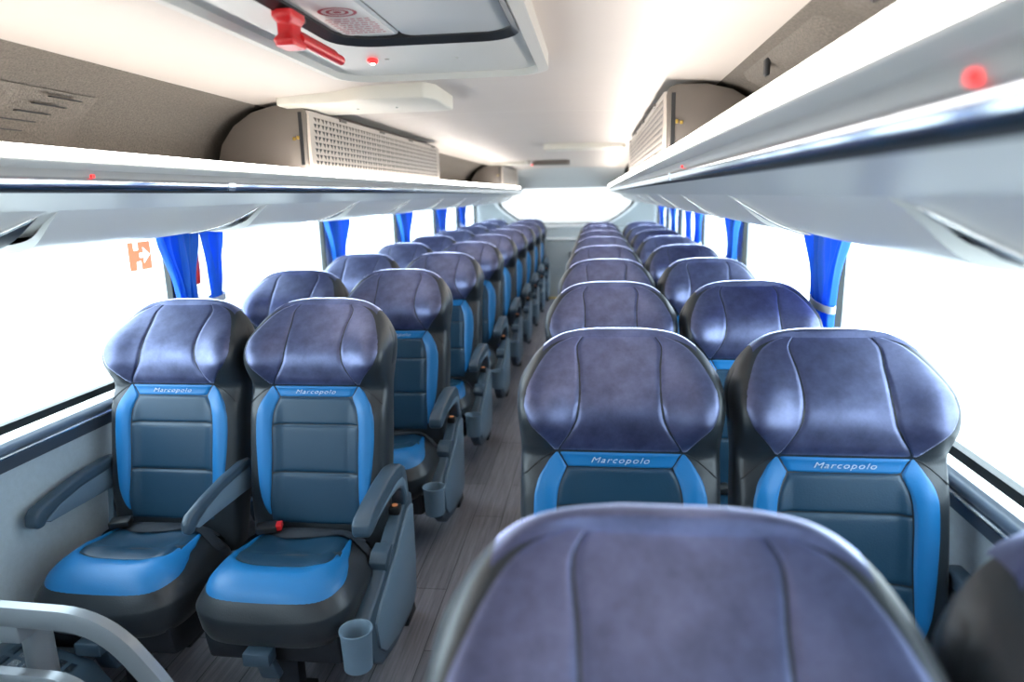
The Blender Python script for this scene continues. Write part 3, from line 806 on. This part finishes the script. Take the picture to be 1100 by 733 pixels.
# cream cross covers on the ceiling
def cover(x0, x1, y0, y1, t, label, wave=.0, m='cream'):
    cxm, cym = (x0 + x1) / 2, (y0 + y1) / 2; root = empty('ceiling_cover', (cxm, cym, 1.70)); 
    bot = []; n_ = 24
    pts = [(x0 + (x1 - x0) * i / n_, y0 + wave * sstep(.35, .62, i / n_) * -1 + wave) for i in range(n_ + 1)]
    pts += [(x1 + .025, y0 + .06), (x1 + .025, y1 - .02)]
    pts += [(x1 - (x1 - x0) * i / 6, y1) for i in range(7)]
    pts = [(x - cxm, y - cym) for x, y in pts]
    G().prism(pts, 'z', -t, .03).build('cover_shell', M[m], root, bevel=.007, smooth=50)
    g = G()
    for sx in (.45, .72): G().lathe([(.005, 0), (.005, -.003), (.001, -.003)], (x0 + (x1 - x0) * sx - cxm, .02, -t), 10).build('screw', M['hatch'], root, smooth=0)
    tag(root, label, 'ceiling cover', 'ceiling covers'); return root
cover(-.655, -.140, 2.20, 2.56, .035, 'cream cross cover on the ceiling behind the roof hatch', .06)
cover(.03, .58, 4.95, 5.25, .030, 'cream cross cover on the ceiling at the right, beside the ventilation box', .04)
cover(-.74, -.33, 7.3, 7.6, .028, 'cream cross cover on the ceiling at the rear left', .04)
cl = empty('ceiling_lamp', (.0, 7.5, 1.70))
G().prism(rrect(-.27, .13, -.09, .09, .05), 'z', -.035, .02).build('lamp_housing', M['taupe'], cl, bevel=.008)
G().lathe([(.014, 0), (.014, -.006), (.001, -.008)], (-.27, -.06, -.028), 14).build('indicator_lamp', M['redglow'], cl, smooth=50)
tag(cl, 'narrow brown ceiling fitting with red lamp near the rear window', 'ceiling fitting')

# ================================================================== CURTAINS
def curtain(s_, yc_, w, label, skew=0., folds=6, tie=.975, squeeze=.42, seed=0, x=1.163):
    rnd = random.Random(seed); ph = rnd.uniform(0, 6); root = empty('window_curtain', (s_ * x, yc_, .74))
    rows = []; n_ = 64; zt = 1.284
    for i in range(36):
        z = zt - (zt - .765) * i / 35
        k = squeeze + (1 - squeeze) * (sstep(tie, zt - .02, z) if z > tie else sstep(tie, tie - .24, z) * .55)
        pull = skew * (1 - sstep(tie - .1, zt, z)) if z > tie - .1 else skew
        r = []
        for j in range(n_ + 1):
            u = j / n_; am = .020 * (.6 + .4 * sin(u * 5 + ph)) * (1 - .45 * (1 - k))
            yy_ = (u - .5) * w * k + pull + .006 * sin(6 * pi * u + ph)
            dx = am * sin(2 * pi * folds * u + ph + .5 * sin(z * 9 + u * 3)) + .004 * sin(z * 23 + u * 11)
            r.append((-s_ * dx, yy_, z - .74))
        rows.append(r)
    g = G(); g.grid(rows); c = g.build('curtain_cloth', M['curtain'], root, smooth=180)
    md = c.modifiers.new('thickness', 'SOLIDIFY'); md.thickness = .0025
    g = G(); rings = []; n_ = 36; a, b = w * squeeze * .5 + .012, .025
    for zz, e in ((-.012, 0), (-.012, .004), (.012, .004), (.012, 0)):
        rings.append([((b + e) * cos(2 * pi * q / n_), skew + (a + e) * sin(2 * pi * q / n_), tie - .74 + zz + .008 * sin(2 * pi * q / n_)) for q in range(n_)])
    g.loft(rings + [rings[0]], caps=False); g.build('tie_band', M['tie'], root, smooth=40)
    tag(root, label, 'curtain', 'blue window curtains')
curtain(-1, 2.415, .25, 'blue curtain on the left, nearest, left half of the front pair', folds=5, seed=1, skew=.03)
curtain(-1, 2.650, .16, 'blue curtain on the left, narrow right half of the front pair', folds=3, seed=2, skew=-.02, x=1.155)
curtain(-1, 4.05, .37, 'blue curtain on the left at the second window pillar', seed=3)
curtain(-1, 5.58, .42, 'blue curtain on the left at the third window pillar', seed=4)
curtain(-1, 6.98, .40, 'blue curtain on the left at the fourth window pillar', seed=5)
curtain(-1, 8.14, .42, 'blue curtain on the left at the rearmost pillar', seed=6)
curtain(1, 2.41, .44, 'blue curtain tied with a pale band at the near right window pillar', seed=7, squeeze=.40)
curtain(1, 4.02, .36, 'blue curtain on the right at the second window pillar', seed=8)
curtain(1, 5.30, .30, 'blue curtain on the right at the third pillar, nearer half', seed=9, skew=.05, folds=4)
curtain(1, 5.86, .34, 'blue curtain on the right at the third pillar, farther half', seed=10, skew=-.06, folds=4)
curtain(1, 6.97, .36, 'blue curtain on the right at the fourth window pillar', seed=11)
curtain(1, 8.14, .50, 'blue curtain on the right at the rearmost pillar', seed=12)

# red grip hanging on the pillar between the two halves of the near left curtain
rg = empty('red_emergency_handle', (-1.200, 2.552, 1.04))
g = G(); g.prism([(-.012, 0), (.012, .0), (.020, .05), (.020, .16), (-.016, .16), (-.006, .06)], 'x', 0, .022); g.build('grip', M['red'], rg, bevel=.004)
G().box(0, .012, -.03, .03, .16, .19).build('mount', M['base'], rg, bevel=.003)
tag(rg, 'red emergency handle on the pillar between two blue curtains', 'handle')

# orange exit sticker on the left window glass
sg = empty('exit_sign', (-1.2165, 2.268, 1.178))
w2, h2 = .062, .050
from mathutils.geometry import tessellate_polygon
P = [(-w2, -h2), (-w2 * .38, -h2), (-w2 * .34, -h2 * .42), (w2 * .02, -h2 * .36), (w2 * .06, -h2), (w2, -h2), (w2, h2), (-w2 * .10, h2), (-w2 * .14, h2 * .42), (-w2 * .48, h2 * .42), (-w2 * .52, h2), (-w2, h2)]
A = [(-w2 * .05, -h2 * .13), (w2 * .35, -h2 * .13), (w2 * .28, -h2 * .55), (w2 * .90, h2 * .04), (w2 * .28, h2 * .62), (w2 * .35, h2 * .20), (-w2 * .05, h2 * .20)]
pv = [(0, y, z) for y, z in P + A]
g = G(); g.add(pv, [list(t) for t in tessellate_polygon([[Vector((y, z, 0)) for y, z in P], [Vector((y, z, 0)) for y, z in A]])]); g.build('sign_face', M['sign'], sg, smooth=0)
g = G(); g.add([(0, y, z) for y, z in A], [list(t) for t in tessellate_polygon([[Vector((y, z, 0)) for y, z in A]])]); g.build('arrow', M['sign_white'], sg, smooth=0)
tag(sg, 'orange sticker with white arrow on the left window glass', 'sign')
# ================================================================== FRONT LEFT: handrail and heater
hr = empty('handrail', (-.80, 1.17, 0))
def flatbar(path, w, t):
    g = G(); rings = []; P = [Vector(p) for p in path]
    for i, p in enumerate(P):
        d = (P[min(i + 1, len(P) - 1)] - P[max(i - 1, 0)]).normalized(); nrm = Vector((-d.z, 0, d.x)); 
        if nrm.z < 0 and abs(d.x) > .3: nrm = -nrm
        if abs(d.x) <= .3 and nrm.x < 0: nrm = -nrm
        b = Vector((0, 1, 0))
        rings.append([tuple(p + nrm * (t * sy) + b * (w * sx)) for sx, sy in ((-1, -.6), (-.75, -1), (.75, -1), (1, -.6), (1, .6), (.75, 1), (-.75, 1), (-1, .6))])
    g.loft(rings); return g
def bend(pts, r=.09, n=8):
    out = [Vector(pts[0])]
    for a, b, c in zip(pts, pts[1:], pts[2:]):
        a, b, c = Vector(a), Vector(b), Vector(c); p = b + (a - b).normalized() * r; q = b + (c - b).normalized() * r
        for i in range(n + 1):
            t = i / n; out.append(p * (1 - t) ** 2 + b * 2 * t * (1 - t) + q * t * t)
    out.append(Vector(pts[-1])); return out
flatbar(bend([(-.385, 0, .515), (.165, 0, .500), (.315, 0, .30), (.315, 0, 0)], .10), .016, .023).build('top_bar', M['rail_grey'], hr, smooth=50)
flatbar(bend([(-.385, -.02, .375), (.10, -.02, .362), (.20, -.02, .20), (.20, -.02, 0)], .07), .016, .016).build('lower_bar', M['rail_grey'], hr, smooth=50)
g = G(); g.lathe([(.034, 0), (.034, .06), (.030, .064), (.030, .455), (.001, .455)], (-.055, .06, 0), 24); g.build('post', M['rail_grey'], hr, smooth=40)
G().box(-.080, -.030, -.010, .055, .440, .482).build('bracket', M['rail_grey'], hr, bevel=.004)
tag(hr, 'grey bent metal handrail in the lower left corner before the front seats', 'handrail')
ht = empty('floor_heater', (-1.02, 1.28, 0))
g = G(); g.prism([(-.165, 0), (-.165, .22), (-.10, .245), (.10, .185), (.150, .12), (.160, .0)], 'y', -.36, .17); g.build('casing', M['plastic'], ht, bevel=.015, seg=3)
g = G()
for i in range(11):
    for k in range(6):
        x0 = -.085 + k * .030; z0 = .2435 - (x0 + .10) * .30
        g.add([(x0, -.32 + i * .042, z0 + .0015), (x0 + .020, -.32 + i * .042, z0 - .006 + .0015), (x0 + .020, -.32 + i * .042 + .032, z0 - .006 + .0015), (x0, -.32 + i * .042 + .032, z0 + .0015)], [(0, 1, 2, 3)])
g.build('grille', M['silver'], ht, smooth=0)
tag(ht, 'slate floor heater with slotted grille under the handrail', 'heater')

# ================================================================== OUTSIDE AND LIGHT
struct(G().box(-60, 60, -60, 80, -1.35, -1.30).build('ground', M['concrete'], smooth=0))
w = bpy.data.worlds.new('overcast'); SC.world = w; w.use_nodes = True
bg = w.node_tree.nodes['Background']; bg.inputs['Color'].default_value = (.76, .89, 1.0, 1); bg.inputs['Strength'].default_value = 9.0

SC.view_settings.view_transform = 'Standard'; SC.view_settings.look = 'None'; SC.view_settings.gamma = 1; SC.view_settings.use_curve_mapping = False
SC.view_settings.exposure = 0.0
SC.cycles.use_denoising = True
SC.cycles.max_bounces = 8; SC.cycles.diffuse_bounces = 5; SC.cycles.transparent_max_bounces = 12
SC.cycles.sample_clamp_indirect = 6
